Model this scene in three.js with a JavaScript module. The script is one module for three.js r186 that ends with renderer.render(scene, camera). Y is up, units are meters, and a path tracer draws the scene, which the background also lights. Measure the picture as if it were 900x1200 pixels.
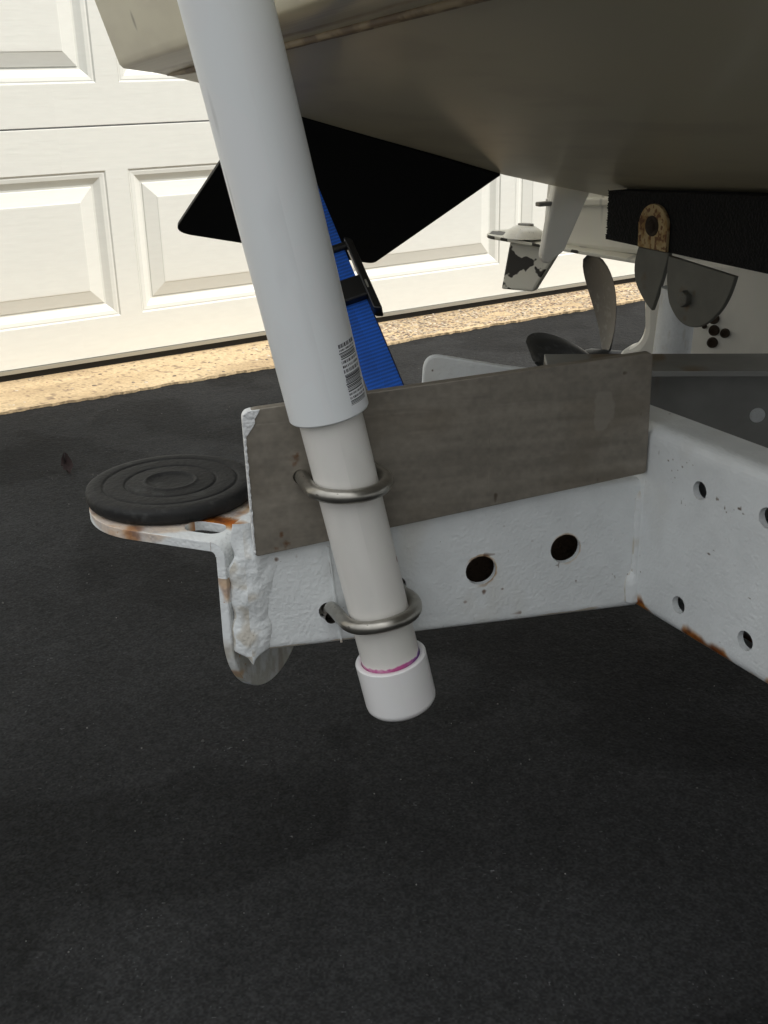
import * as THREE from 'three';
import { mergeGeometries, mergeVertices } from 'three/addons/utils/BufferGeometryUtils.js';
import { RoundedBoxGeometry } from 'three/addons/geometries/RoundedBoxGeometry.js';
import { Brush, Evaluator, SUBTRACTION } from 'three-bvh-csg';

// ---------------------------------------------------------------- camera, sky, sun, exposure
const scene = new THREE.Scene();
const camera = new THREE.PerspectiveCamera(49.55, 0.75, 0.02, 400);
camera.position.set(0, 0.68, 0);
camera.up.set(0.0214, 0.9275, -0.3732);
camera.lookAt(0, 0.68 - 0.3733, -0.9277);

const renderer = new THREE.WebGLRenderer({ antialias: true });
renderer.toneMapping = THREE.LinearToneMapping;
renderer.toneMappingExposure = 1.72;
renderer.shadowMap.enabled = true;

const SUN = new THREE.Vector3(0.78, 1.0, 0.26).normalize();
const sun = new THREE.DirectionalLight(0xfff6ec, 2.0);
sun.position.copy(SUN).multiplyScalar(12);
sun.castShadow = true;
sun.shadow.radius = 26;
sun.shadow.mapSize.set(2048, 2048);
Object.assign(sun.shadow.camera, { left: -5, right: 5, top: 5, bottom: -5, near: 0.5, far: 40 });
scene.add(sun, sun.target);

{ // overcast sky: brighter towards the zenith, a broad veil of brightness round the hidden sun
  const W = 256, H = 128, d = new Float32Array(W * H * 4);
  for (let j = 0; j < H; j++) for (let i = 0; i < W; i++) {
    const v = (j + 0.5) / H, th = (v - 0.5) * Math.PI, ph = ((i + 0.5) / W - 0.5) * 2 * Math.PI;
    const y = Math.sin(th), x = Math.cos(th) * Math.cos(ph), z = Math.cos(th) * Math.sin(ph);
    const up = Math.max(0, y);
    let L = 0.28 + 0.76 * up;
    const c = Math.max(0, x * SUN.x + y * SUN.y + z * SUN.z);
    L += 0.4 * Math.pow(c, 5);
    const n = 0.5 + 0.5 * Math.sin(3.1 * x + 1.7 * Math.sin(2.3 * z + y)) * Math.sin(2.7 * z + 1.9 * y);
    L *= 0.9 + 0.2 * n;
    const k = (j * W + i) * 4;
    d[k] = L * 0.985; d[k + 1] = L * 1.005; d[k + 2] = L * 1.02; d[k + 3] = 1;
  }
  const t = new THREE.DataTexture(d, W, H, THREE.RGBAFormat, THREE.FloatType);
  t.mapping = THREE.EquirectangularReflectionMapping; t.magFilter = t.minFilter = THREE.LinearFilter; t.needsUpdate = true;
  scene.background = t; scene.environment = t; scene.environmentIntensity = 1;
}

// ---------------------------------------------------------------- helpers
const V = (x, y, z) => new THREE.Vector3(x, y, z);
let seed = 12345;
const rnd = () => { seed = (seed * 1664525 + 1013904223) >>> 0; return seed / 4294967296; };
const R = (a, b) => a + (b - a) * rnd();
const hash = (x, y, s) => { let h = (x * 374761393 + y * 668265263 + s * 982451653) | 0; h = Math.imul(h ^ (h >>> 13), 1274126177); h ^= h >>> 16; return (h >>> 0) / 4294967296; };
function noise(x, y, s = 0) {
  const xi = Math.floor(x), yi = Math.floor(y); let fx = x - xi, fy = y - yi;
  fx = fx * fx * (3 - 2 * fx); fy = fy * fy * (3 - 2 * fy);
  const a = hash(xi, yi, s), b = hash(xi + 1, yi, s), c = hash(xi, yi + 1, s), e = hash(xi + 1, yi + 1, s);
  return a + (b - a) * fx + (c - a) * fy + (a - b - c + e) * fx * fy;
}
const fbm = (x, y, o = 4, s = 0) => { let v = 0, a = 0.5, t = 0; for (let i = 0; i < o; i++) { v += a * noise(x, y, s + i * 7); t += a; x *= 2.03; y *= 2.03; a *= 0.5; } return v / t; };
// the same, repeating every p cells (frequencies times the tile size are whole numbers)
function tnoise(x, y, p, s = 0) {
  const xi = Math.floor(x), yi = Math.floor(y); let fx = x - xi, fy = y - yi;
  fx = fx * fx * (3 - 2 * fx); fy = fy * fy * (3 - 2 * fy);
  const m = (v) => ((v % p) + p) % p, x0 = m(xi), x1 = m(xi + 1), y0 = m(yi), y1 = m(yi + 1);
  const a = hash(x0, y0, s), b = hash(x1, y0, s), c = hash(x0, y1, s), e = hash(x1, y1, s);
  return a + (b - a) * fx + (c - a) * fy + (a - b - c + e) * fx * fy;
}
const tfbm = (u, v, f, o, s = 0) => { let r = 0, a = 0.5, t = 0; for (let i = 0; i < o; i++) { r += a * tnoise(u * f, v * f, f, s + i * 7); t += a; f *= 2; a *= 0.5; } return r / t; };
const n3 = (x, y, z, s = 0) => (noise(x + z * 0.73, y - z * 0.41, s) + noise(y + 5.1 + x * 0.3, z * 1.1 - 2.7, s + 3) + noise(z - x * 0.5, x * 0.9 + 9.2, s + 5)) / 3;
const clamp = (v, a = 0, b = 1) => Math.min(b, Math.max(a, v));
const sm = (a, b, x) => { const t = clamp((x - a) / (b - a)); return t * t * (3 - 2 * t); };
const mix3 = (a, b, t) => [a[0] + (b[0] - a[0]) * t, a[1] + (b[1] - a[1]) * t, a[2] + (b[2] - a[2]) * t];

// a texture over w x h metres (uv are in metres); fn(x, y) gives the sRGB colour 0..1 or a single height
function tex(w, h, px, py, fn, color = true, wrap = THREE.RepeatWrapping) {
  const d = new Uint8Array(px * py * 4);
  for (let j = 0; j < py; j++) for (let i = 0; i < px; i++) {
    const c = fn((i + 0.5) / px * w, (j + 0.5) / py * h), k = (j * px + i) * 4;
    if (color) { d[k] = clamp(c[0]) * 255; d[k + 1] = clamp(c[1]) * 255; d[k + 2] = clamp(c[2]) * 255; } else d[k] = d[k + 1] = d[k + 2] = clamp(c) * 255;
    d[k + 3] = 255;
  }
  const t = new THREE.DataTexture(d, px, py, THREE.RGBAFormat, THREE.UnsignedByteType);
  t.magFilter = THREE.LinearFilter; t.minFilter = THREE.LinearMipmapLinearFilter; t.generateMipmaps = true;
  t.wrapS = t.wrapT = wrap; if (color) t.colorSpace = THREE.SRGBColorSpace;
  t.repeat.set(1 / w, 1 / h); t.needsUpdate = true; return t;
}
const mat = (o) => new THREE.MeshStandardMaterial({ roughness: 0.6, metalness: 0, ...o });
const phys = (o) => new THREE.MeshPhysicalMaterial({ roughness: 0.5, ...o });
const lin = (r, g, b) => new THREE.Color().setRGB(r, g, b);

// box-projected uv in metres, in the frame the geometry is built in
function boxUV(g) {
  g = g.index ? g.toNonIndexed() : g;
  const p = g.attributes.position, uv = new Float32Array(p.count * 2);
  const a = V(), b = V(), c = V(), n = V();
  for (let i = 0; i < p.count; i += 3) {
    a.fromBufferAttribute(p, i); b.fromBufferAttribute(p, i + 1); c.fromBufferAttribute(p, i + 2);
    n.subVectors(b, a).cross(c.clone().sub(a));
    const ax = Math.abs(n.x), ay = Math.abs(n.y), az = Math.abs(n.z);
    [a, b, c].forEach((q, k) => {
      const r = az >= ax && az >= ay ? [q.x, q.y] : ay >= ax ? [q.x, q.z] : [q.z, q.y];
      uv[(i + k) * 2] = r[0]; uv[(i + k) * 2 + 1] = r[1];
    });
  }
  g.setAttribute('uv', new THREE.BufferAttribute(uv, 2));
  for (const k of Object.keys(g.attributes)) if (!['position', 'normal', 'uv'].includes(k)) g.deleteAttribute(k);
  return g;
}
const clean = (g) => { g = g.index ? g.toNonIndexed() : g; for (const k of Object.keys(g.attributes)) if (!['position', 'normal', 'uv'].includes(k)) g.deleteAttribute(k); return g; };
const merge = (l) => mergeGeometries(l.map(clean), false);
// apply a frame; a mirrored frame turns the faces over again
const put = (g, m) => { g.applyMatrix4(m); if (m.determinant() < 0) { if (g.index) g = g.toNonIndexed(); for (const k of Object.keys(g.attributes)) { const at = g.attributes[k], n = at.itemSize, a = at.array; for (let i = 0; i < at.count; i += 3) for (let c = 0; c < n; c++) { const x = a[(i + 1) * n + c]; a[(i + 1) * n + c] = a[(i + 2) * n + c]; a[(i + 2) * n + c] = x; } } } return g; };
const basis = (o, x, y, z) => new THREE.Matrix4().makeBasis(x, y, z).setPosition(o);
function outline(pts, holes = []) { // rounded polygon: points [x, y, radius]
  const s = new THREE.Shape(), N = pts.length;
  pts.forEach(([x, y, r = 0], i) => {
    const p = pts[(i + N - 1) % N], q = pts[(i + 1) % N];
    if (!r) { i ? s.lineTo(x, y) : s.moveTo(x, y); return; }
    const d0 = Math.hypot(p[0] - x, p[1] - y), d1 = Math.hypot(q[0] - x, q[1] - y);
    const ax = x + (p[0] - x) / d0 * r, ay = y + (p[1] - y) / d0 * r, bx = x + (q[0] - x) / d1 * r, by = y + (q[1] - y) / d1 * r;
    i ? s.lineTo(ax, ay) : s.moveTo(ax, ay); s.quadraticCurveTo(x, y, bx, by);
  });
  s.closePath();
  for (const [x, y, rx, ry = rx, rot = 0] of holes) { const h = new THREE.Path(); h.absellipse(x, y, rx, ry, 0, Math.PI * 2, true, rot); s.holes.push(h); }
  return s;
}
function plate(shape, th, bev = 0.001, seg = 12, off = shape.holes.length ? 0 : -bev) { // extruded from z = 0 to th
  const g = new THREE.ExtrudeGeometry(shape, { depth: th - 2 * bev, bevelEnabled: bev > 0, bevelThickness: bev, bevelSize: bev, bevelOffset: off, bevelSegments: 2, curveSegments: seg });
  g.translate(0, 0, bev); return boxUV(g);
}
const box = (w, h, d, x = 0, y = 0, z = 0, r = 0) => { const g = r ? new RoundedBoxGeometry(w, h, d, 2, r) : new THREE.BoxGeometry(w, h, d); g.translate(x, y, z); return boxUV(g); };
function lathe(prof, seg = 48) { return new THREE.LatheGeometry(prof.map((p) => new THREE.Vector2(p[0], p[1])), seg); }
// a lumpy rope along points with radii: weld beads and drips
function noodle(pts, radii, amp = 0.15, seg = 60, ring = 18, freq = 130, s = 1) {
  const curve = new THREE.CatmullRomCurve3(pts), g = new THREE.TubeGeometry(curve, seg, 1, ring, false), p = g.attributes.position;
  const rad = (t) => { const k = t * (radii.length - 1), i = Math.min(radii.length - 2, Math.floor(k)), f = sm(0, 1, k - i); return radii[i] * (1 - f) + radii[i + 1] * f; };
  for (let i = 0; i <= seg; i++) { const c = curve.getPointAt(i / seg); const end = Math.sqrt(clamp(Math.min(i, seg - i) / 5, 0.04, 1));
    for (let j = 0; j <= ring; j++) { const k = i * (ring + 1) + j, q = V().fromBufferAttribute(p, k).sub(c);
      const w = c.clone().addScaledVector(q, 0.01), m = 1 + amp * 2 * (n3(w.x * freq, w.y * freq, w.z * freq, s) - 0.5) + amp * (n3(w.x * freq * 3, w.y * freq * 3, w.z * freq * 3, s + 9) - 0.5);
      q.multiplyScalar(rad(i / seg) * m * end).add(c); p.setXYZ(k, q.x, q.y, q.z); } }
  const h = mergeVertices((g.deleteAttribute('normal'), g.deleteAttribute('uv'), g), 1e-6); h.computeVertexNormals(); 
  const o = h.toNonIndexed(), nn = o.attributes.normal.array.slice(); const b = boxUV(o); b.setAttribute('normal', new THREE.BufferAttribute(nn, 3)); return b;
}
const taken = {};
const numbered = (n) => { taken[n] = (taken[n] ?? -1) + 1; return taken[n] ? `${n}_${String(taken[n]).padStart(3, '0')}` : n; };
function thing(name, label, category, pos = V(0, 0, 0), group) {
  const g = new THREE.Group(); g.name = numbered(name); g.position.copy(pos); g.userData = { label, category }; if (group) g.userData.group = group; scene.add(g); return g;
}
// a part whose geometry is given in world coordinates
function part(name, geo, m, parent, label) {
  const o = new THREE.Mesh(geo, m); o.name = name; o.castShadow = o.receiveShadow = true;
  const w = V(); let p = parent; while (p && p !== scene) { w.add(p.position); p = p.parent; }
  geo.translate(-w.x, -w.y, -w.z); parent.add(o); if (label) o.userData.label = label; return o;
}
function single(name, geo, m, label, category, pos) { const o = part(numbered(name), geo, m, scene); if (pos) { geo.translate(-pos.x, -pos.y, -pos.z); o.position.copy(pos); } o.userData = { label, category }; return o; }
function structure(name, geo, m) { const o = part(name, geo, m, scene); o.userData.kind = 'structure'; return o; }

// ---------------------------------------------------------------- materials
const asphaltMap = tex(1.8, 1.8, 2048, 2048, (x, y) => {
  const u = x / 1.8, v0 = y / 1.8, big = tfbm(u, v0, 5, 4, 21), mid = tfbm(u, v0, 31, 3, 31), f1 = tfbm(u, v0, 260, 2, 41), f2 = tnoise(u * 980, v0 * 980, 980, 43);
  let v = 0.15 + 0.075 * (big - 0.5) + 0.03 * (mid - 0.5) + 0.04 * (f1 - 0.5) + 0.085 * (f2 - 0.5);
  const sp = tnoise(u * 700, v0 * 700, 700, 77); if (sp > 0.93) v += (sp - 0.93) * 5 * tnoise(u * 60, v0 * 60, 60, 78);
  v -= 0.03 * sm(0.58, 0.66, tfbm(u, v0, 10, 3, 91));
  return [v * 0.985, v, v * 1.012];
});
const asphaltBump = tex(0.9, 0.9, 1024, 1024, (x, y) => { const u = x / 0.9, v = y / 0.9; return 0.4 * tfbm(u, v, 220, 2, 3) + 0.4 * tfbm(u, v, 80, 2, 5) + 0.2 * tnoise(u * 430, v * 430, 430, 8); }, false);
const M = {};
M.asphalt = phys({ map: asphaltMap, bumpMap: asphaltBump, bumpScale: 0.0016, roughness: 0.85, specularIntensity: 0.3 });
M.apron = mat({
  map: tex(1.6, 0.8, 1600, 800, (x, y) => {
    const a = fbm(x * 9, y * 9, 4, 111), g = fbm(x * 220, y * 220, 2, 112), st = fbm(x * 3, y * 8, 3, 113);
    let c = mix3([0.72, 0.63, 0.49], [0.80, 0.72, 0.58], a); c = mix3(c, [0.62, 0.54, 0.42], 0.5 * sm(0.5, 0.75, st));
    const p = noise(x * 95, y * 95, 114); if (p > 0.72) c = mix3(c, [0.42, 0.36, 0.30], (p - 0.72) * 2.6);
    const k = 0.9 + 0.2 * g; return [c[0] * k, c[1] * k, c[2] * k];
  }), bumpMap: tex(0.8, 0.8, 800, 800, (x, y) => fbm(x * 120, y * 120, 3, 115), false), bumpScale: 0.003, roughness: 0.9 });
const grain = tex(0.9, 0.5, 900, 500, (x, y) => 0.5 + 0.5 * (fbm(x * 14, y * 190, 3, 131) - 0.5) + 0.35 * (fbm(x * 30 + 4 * noise(x * 5, y * 9, 133), y * 420, 2, 132) - 0.5), false);
M.door = mat({ map: tex(1.7, 1.1, 850, 550, (x, y) => { const a = fbm(x * 3, y * 5, 4, 141), b = fbm(x * 40, y * 160, 2, 142); const v = 0.985 + 0.03 * (a - 0.5) + 0.02 * (b - 0.5); return [0.895 * v, 0.90 * v, 0.872 * v]; }), bumpMap: grain, bumpScale: 0.00028, roughness: 0.5 });
M.seal = mat({ color: lin(0.012, 0.012, 0.011), roughness: 0.75 });
M.alu = mat({ color: lin(0.42, 0.42, 0.38), roughness: 0.45, metalness: 0.7 });
M.wall = mat({ color: lin(0.62, 0.58, 0.5), roughness: 0.9, bumpMap: asphaltBump, bumpScale: 0.002 });
// white paint over pitted steel
const paintBump = tex(0.3, 0.3, 768, 768, (x, y) => {
  let h = 0.6 * fbm(x * 430, y * 430, 2, 151) + 0.22 * fbm(x * 150, y * 150, 2, 152); const p = noise(x * 360, y * 360, 153), lump = noise(x * 260, y * 260, 154);
  h += lump > 0.78 ? (lump - 0.78) * 0.9 : 0; if (p > 0.95) h -= 0.2; return h;
}, false);
const paintBase = (x, y, s) => {
  const a = fbm(x * 7, y * 7, 4, s), b = fbm(x * 60, y * 60, 3, s + 1), st = fbm(x * 22, y * 9, 3, s + 2);
  let v = 0.885 + 0.05 * (a - 0.5) + 0.05 * (b - 0.5); let c = [v * 0.985, v, v * 1.0];
  c = mix3(c, [0.76, 0.74, 0.69], 0.35 * sm(0.6, 0.85, st));
  const p = noise(x * 420, y * 420, s + 3) * noise(x * 60, y * 60, s + 4); if (p > 0.78) c = mix3(c, [0.32, 0.27, 0.22], clamp((p - 0.78) * 6));
  return c;
};
const RUST = [[0.55, 0.29, 0.08], [0.36, 0.17, 0.06], [0.80, 0.58, 0.26]];
const rustC = (x, y, s) => mix3(mix3(RUST[0], RUST[1], sm(0.4, 0.7, fbm(x * 180, y * 180, 3, s))), RUST[2], 0.6 * sm(0.5, 0.8, fbm(x * 70, y * 70, 2, s + 5)));
M.paint = mat({ map: tex(0.6, 0.6, 900, 900, (x, y) => paintBase(x, y, 161)), bumpMap: paintBump, bumpScale: 0.0005, roughness: 0.5 });
// crossmember web: rust rings round the two plain holes and pin spots, x along the beam, y up
M.crossPaint = mat({ map: tex(0.42, 0.13, 1680, 520, (x, y) => {
  let c = paintBase(x, y, 171);
  for (const [hx, hy, k] of [[0.197, 0.053, 1], [0.272, 0.0645, 0.75]]) { const dx = x - hx, dy = y - hy, r = Math.hypot(dx, dy), an = Math.atan2(dy, dx);
    const e = 0.0128 + 0.0055 * fbm(an * 2 + 9, r * 160, 3, 175) * k; c = mix3(c, mix3(rustC(x, y, 176), [0.75, 0.68, 0.55], 0.55), 0.7 * k * (1 - sm(e - 0.002, e, r)) * sm(-0.6, 0.5, Math.cos(an - 0.5) + 0.6 * noise(an * 4, 3, 178))); }
  const sp = noise(x * 120, y * 120, 181) * (0.6 + 0.4 * fbm(x * 14, y * 14, 2, 182)); if (sp > 0.8) c = mix3(c, [0.30, 0.20, 0.14], clamp((sp - 0.8) * 9));
  const be = y + 0.004 * (fbm(x * 60, 2, 3, 183) - 0.5); if (be < 0.004) c = mix3(c, [0.6, 0.5, 0.36], 0.4 * sm(0.45, 0.6, fbm(x * 25, 7, 2, 184)));
  return c;
}), bumpMap: paintBump, bumpScale: 0.0007, roughness: 0.48 });
M.railPaint = mat({ map: tex(1.0, 0.2, 2048, 410, (x, y) => {
  let c = paintBase(x, y, 191); const X = x > 0.7 ? x - 1 : x;
  const patch = sm(0.42, 0.62, fbm(X * 26 + 1.3, 4.1, 3, 193)) * sm(-0.02, 0.0, X) + 0.9 * (1 - sm(0.0, 0.02, Math.abs(X - 0.006))), e = 0.004 + 0.016 * patch * (0.35 + 0.65 * fbm(X * 90, y * 30, 3, 195));
  if (y < 0.1) c = mix3(c, rustC(x, y, 197), clamp(patch) * (1 - sm(e * 0.45, e, y)));
  return c;
}), bumpMap: paintBump, bumpScale: 0.0006, roughness: 0.46 });
M.bracketPaint = mat({ map: tex(0.3, 0.3, 1000, 1000, (x, y) => { // x along the tongue, y across it (0 at the front edge)
  let c = paintBase(x, y, 201); const X = x > 0.2 ? x - 0.3 : x, Y = y > 0.2 ? y - 0.3 : y;
  const r = Math.hypot(X - 0.093, Y - 0.075), edge = 0.074 + 0.011 * (fbm(Math.atan2(Y - 0.075, X - 0.093) * 4 + 20, r * 60, 3, 205));
  let k = (1 - sm(edge - 0.004, edge + 0.003, r)) * (0.25 + 0.55 * sm(0.5, 0.72, fbm(x * 34, y * 34, 3, 206)));
  const sx = (X - 0.0285) / 0.024, sy = (Y - 0.0285) / 0.0150, s = Math.hypot(sx, sy); k = Math.max(k, (1 - sm(1.1, 1.75 + 0.3 * fbm(x * 80, y * 80, 2, 207), s)) * sm(-0.1, 0.7, sy + 0.3 * fbm(x * 50, y * 50, 2, 209)));
  const f = fbm(x * 30, y * 34, 3, 208); if (Y < 0.005) k = Math.max(k, 0.4 * sm(0.6, 0.75, f));
  if (y > 0.158 && y < 0.262) c = mix3(c, mix3([0.58, 0.55, 0.46], [0.44, 0.36, 0.25], sm(0.55, 0.75, fbm(x * 70, y * 24, 3, 214))), (0.12 + 0.3 * sm(0.3, 0.6, fbm(x * 120, y * 60, 3, 215))) * (1 - sm(0.235, 0.262, y + 0.02 * fbm(x * 60, y * 60, 2, 216))));
  const q = noise(x * 520, y * 520, 211) * noise(x * 90, y * 90, 213); if (q > 0.78) k = Math.max(k, 0.5);
  return mix3(c, mix3(rustC(x, y, 210), [0.78, 0.42, 0.10], 0.5 * sm(0.3, 0.6, fbm(x * 40, y * 40, 2, 212))), clamp(k));
}), bumpMap: paintBump, bumpScale: 0.0009, roughness: 0.55 });
M.weld = mat({ map: tex(0.2, 0.2, 500, 500, (x, y) => { const c = paintBase(x, y, 221), r = fbm(x * 55, y * 55, 3, 225); return mix3(c, [0.70, 0.66, 0.59], 0.6 * sm(0.5, 0.75, r)); }), bumpMap: paintBump, bumpScale: 0.0008, roughness: 0.55 });
M.plate = mat({ map: tex(0.36, 0.25, 1440, 1000, (x, y) => {
  const a = fbm(x * 11, y * 13, 5, 231), st = fbm(x * 10, y * 130, 4, 233), g = fbm(x * 240, y * 240, 2, 235), bl = fbm(x * 34 + 3 * fbm(x * 9, y * 9, 2, 230), y * 34, 4, 237);
  let v = 0.515 + 0.07 * (a - 0.5) + 0.10 * (st - 0.5) + 0.07 * (g - 0.5) + 0.05 * (bl - 0.5); let c = [v * 1.04, v * 0.99, v * 0.905];
  c = mix3(c, [0.40, 0.36, 0.30], 0.3 * sm(0.5, 0.75, fbm(x * 14, y * 26, 4, 239)));
  const d = Math.hypot((x - 0.297) / 0.0085, (y - 0.187) / 0.018), e = 1 + 0.9 * (fbm(x * 90, y * 90, 3, 241) - 0.5); c = mix3(c, [0.58, 0.56, 0.52], 0.55 * (1 - sm(e - 0.15, e + 0.1, d)));
  for (const [rx, ry, rr] of [[0.033, 0.099, 0.0035], [0.024, 0.097, 0.0028], [0.043, 0.171, 0.004], [0.029, 0.108, 0.002]]) { const q = Math.hypot(x - rx, (y - ry) * 0.7) / rr; c = mix3(c, [0.36, 0.20, 0.10], 0.6 * (1 - sm(0.1, 1.3, q + 1.8 * (fbm(x * 260, y * 260, 3, 243) - 0.4)))); }
  const sp = noise(x * 170, y * 170, 245) * noise(x * 40, y * 40, 246); if (sp > 0.78) c = mix3(c, [0.27, 0.23, 0.18], clamp((sp - 0.78) * 5));
  const le = noise(x * 300, y * 120, 247); if (x < 0.0095 && le > 0.35 && y > 0.2) c = mix3(c, [0.8, 0.8, 0.78], 0.6);
  return c;
}), bumpMap: tex(0.2, 0.2, 512, 512, (x, y) => 0.6 * fbm(x * 90, y * 120, 4, 251) + 0.4 * fbm(x * 30, y * 300, 2, 252), false), bumpScale: 0.0003, roughness: 0.42, metalness: 0.3 });
M.plateEdge = mat({ color: lin(0.7, 0.71, 0.71), bumpMap: paintBump, bumpScale: 0.002, roughness: 0.5 });
M.steel = mat({ map: tex(0.12, 0.12, 400, 400, (x, y) => { const a = fbm(x * 120, y * 120, 4, 261), s = noise(x * 420, y * 420, 262); let v = 0.62 + 0.14 * (a - 0.5) + 0.05 * (s - 0.5); if (s > 0.95) v *= 0.7; return [v * 1.02, v, v * 0.95]; }), roughness: 0.3, metalness: 0.9, bumpMap: paintBump, bumpScale: 0.00012 });
M.thread = mat({ color: lin(0.13, 0.115, 0.1), roughness: 0.5, metalness: 0.8 });
M.rubber = mat({ map: tex(0.2, 0.2, 512, 512, (x, y) => { const a = fbm(x * 26, y * 26, 4, 271), d = fbm(x * 90, y * 90, 3, 273); let v = 0.062 + 0.04 * (a - 0.4); v += 0.10 * sm(0.6, 0.8, d) * sm(0.5, 0.7, fbm(x * 13, y * 13, 2, 275)); return [v, v * 1.02, v]; }), bumpMap: tex(0.1, 0.1, 256, 256, (x, y) => fbm(x * 300, y * 300, 2, 277), false), bumpScale: 0.0005, roughness: 0.72 });
const scuff = (x, y, s, base) => {
  let v = 1 + 0.02 * (fbm(x * 12, y * 5, 3, s) - 0.5); let c = base.map((q) => q * v);
  const d = fbm(x * 30, y * 11, 4, s + 2); c = mix3(c, base.map((q) => q * 0.9), 0.3 * sm(0.55, 0.8, d));
  const l = noise(x * 160, y * 18, s + 4) * noise(x * 20, y * 6, s + 5); if (l > 0.6) c = mix3(c, [0.55, 0.55, 0.54], clamp((l - 0.6) * 1.6));
  return c;
};
M.pvcSleeve = phys({ map: tex(0.19, 0.9, 512, 2048, (x, y) => scuff(x, y, 281, [0.915, 0.925, 0.925])), roughness: 0.42, specularIntensity: 0.7 });
M.pvcPipe = phys({ map: tex(0.152, 0.4, 608, 1600, (x, y) => { // y = metres above the pipe's lower end; primer stain where the cap was glued on
  let c = scuff(x, y, 291, [0.90, 0.89, 0.865]); const an = x / 0.152 * Math.PI * 2, e = 0.0268 + 0.0042 * fbm(Math.cos(an) * 4 + 5, Math.sin(an) * 4, 3, 295);
  const hue = sm(-0.5, 0.8, Math.sin(an - 0.6)); const col = mix3([0.74, 0.34, 0.56], [0.38, 0.24, 0.58], hue);
  c = mix3(c, col, (1 - sm(e - 0.0015, e, y)) * (0.55 + 0.45 * sm(0.3, 0.6, fbm(x * 150, y * 150, 3, 297))));
  if (Math.hypot((x - 0.03) / 0.0012, (y - 0.113) / 0.003) < 1) c = [0.55, 0.35, 0.32];
  return c;
}), roughness: 0.4, specularIntensity: 0.7 });
M.pvcCap = phys({ map: tex(0.185, 0.08, 512, 256, (x, y) => scuff(x, y, 301, [0.935, 0.93, 0.925])), roughness: 0.3, specularIntensity: 0.8 });
M.gel = phys({ map: tex(4, 2, 2048, 1024, (x, y) => { const a = fbm(x * 2, y * 3, 4, 311), d = fbm(x * 6, y * 18, 4, 313); let c = [0.74, 0.71, 0.605].map((q) => q * (1 + 0.04 * (a - 0.5))); c = mix3(c, [0.66, 0.62, 0.53], 0.5 * sm(0.5, 0.75, d)); const l = noise(x * 60, y * 25, 315) * noise(x * 9, y * 9, 316); if (l > 0.8) c = mix3(c, [0.4, 0.37, 0.31], clamp((l - 0.8) * 5));
  const ln = y - 0.037 + 0.004 * (fbm(x * 30, 3, 3, 317) - 0.5); if (x < 2) c = mix3(c, [0.46, 0.38, 0.26], 0.75 * (1 - sm(0.001, 0.0045, Math.abs(ln))) * (0.5 + 0.5 * fbm(x * 60, y * 60, 3, 318))); return c; }), roughness: 0.5, clearcoat: 0.22, clearcoatRoughness: 0.16 });
M.grime = mat({ map: tex(0.4, 0.2, 400, 200, (x, y) => mix3([0.60, 0.53, 0.41], [0.40, 0.32, 0.22], sm(0.35, 0.65, fbm(x * 40, y * 60, 4, 319)))), roughness: 0.6 });
M.blackTab = phys({ color: lin(0.006, 0.006, 0.006), roughness: 0.5, specularIntensity: 0.4 });
M.carpet = mat({ map: tex(0.2, 0.2, 512, 512, (x, y) => { const a = fbm(x * 260, y * 120, 3, 321); const v = 0.05 + 0.05 * (a - 0.4); return [v, v, v * 0.95]; }), bumpMap: tex(0.1, 0.1, 400, 400, (x, y) => fbm(x * 420, y * 420, 2, 323), false), bumpScale: 0.002, roughness: 1 });
M.rustyTan = mat({ map: tex(0.12, 0.12, 400, 400, (x, y) => { const a = fbm(x * 80, y * 80, 4, 331), b = fbm(x * 220, y * 220, 2, 333); let c = mix3([0.66, 0.58, 0.42], [0.52, 0.40, 0.22], sm(0.4, 0.65, a)); return mix3(c, [0.34, 0.20, 0.10], 0.75 * sm(0.52, 0.7, b)); }), roughness: 0.8 });
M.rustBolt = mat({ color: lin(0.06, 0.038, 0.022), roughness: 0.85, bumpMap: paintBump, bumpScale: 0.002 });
M.galv = mat({ map: tex(0.3, 0.3, 512, 512, (x, y) => { const a = fbm(x * 40, y * 40, 4, 341), st = sm(0.58, 0.75, fbm(x * 30, y * 12, 3, 343)); let v = 0.52 + 0.08 * (a - 0.5); return mix3([v, v, v * 0.97], [0.42, 0.34, 0.24], 0.6 * st); }), roughness: 0.55, metalness: 0.2 });
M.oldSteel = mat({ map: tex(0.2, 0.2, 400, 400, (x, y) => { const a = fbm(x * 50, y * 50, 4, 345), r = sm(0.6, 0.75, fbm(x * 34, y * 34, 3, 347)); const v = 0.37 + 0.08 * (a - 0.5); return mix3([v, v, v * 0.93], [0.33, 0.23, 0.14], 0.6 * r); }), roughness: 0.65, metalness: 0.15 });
M.motorWhite = phys({ map: tex(0.5, 0.5, 800, 800, (x, y) => { let c = scuff(x, y, 351, [0.90, 0.89, 0.85]); return c; }), roughness: 0.35, clearcoat: 0.4 });
const chip = (x, y, s, amt) => { let c = scuff(x, y, s, [0.86, 0.85, 0.80]); const k = fbm(x * 34 + 2, y * 34, 4, s + 6); return mix3(c, [0.20, 0.19, 0.17], sm(amt, amt + 0.03, k)); };
M.chipped = mat({ map: tex(0.3, 0.3, 800, 800, (x, y) => chip(x * 0.8, y * 0.8, 361, 0.605)), roughness: 0.5 });
M.chippedEdge = mat({ map: tex(0.3, 0.3, 800, 800, (x, y) => chip(x, y, 371, 0.6)), roughness: 0.45 });
M.prop = mat({ map: tex(0.3, 0.3, 400, 400, (x, y) => { const v = 0.165 + 0.06 * (fbm(x * 40, y * 40, 4, 381) - 0.5) + 0.10 * sm(0.6, 0.8, fbm(x * 120, y * 120, 3, 383)); return [v * 0.97, v, v * 1.03]; }), roughness: 0.42, metalness: 0.25 });
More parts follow.
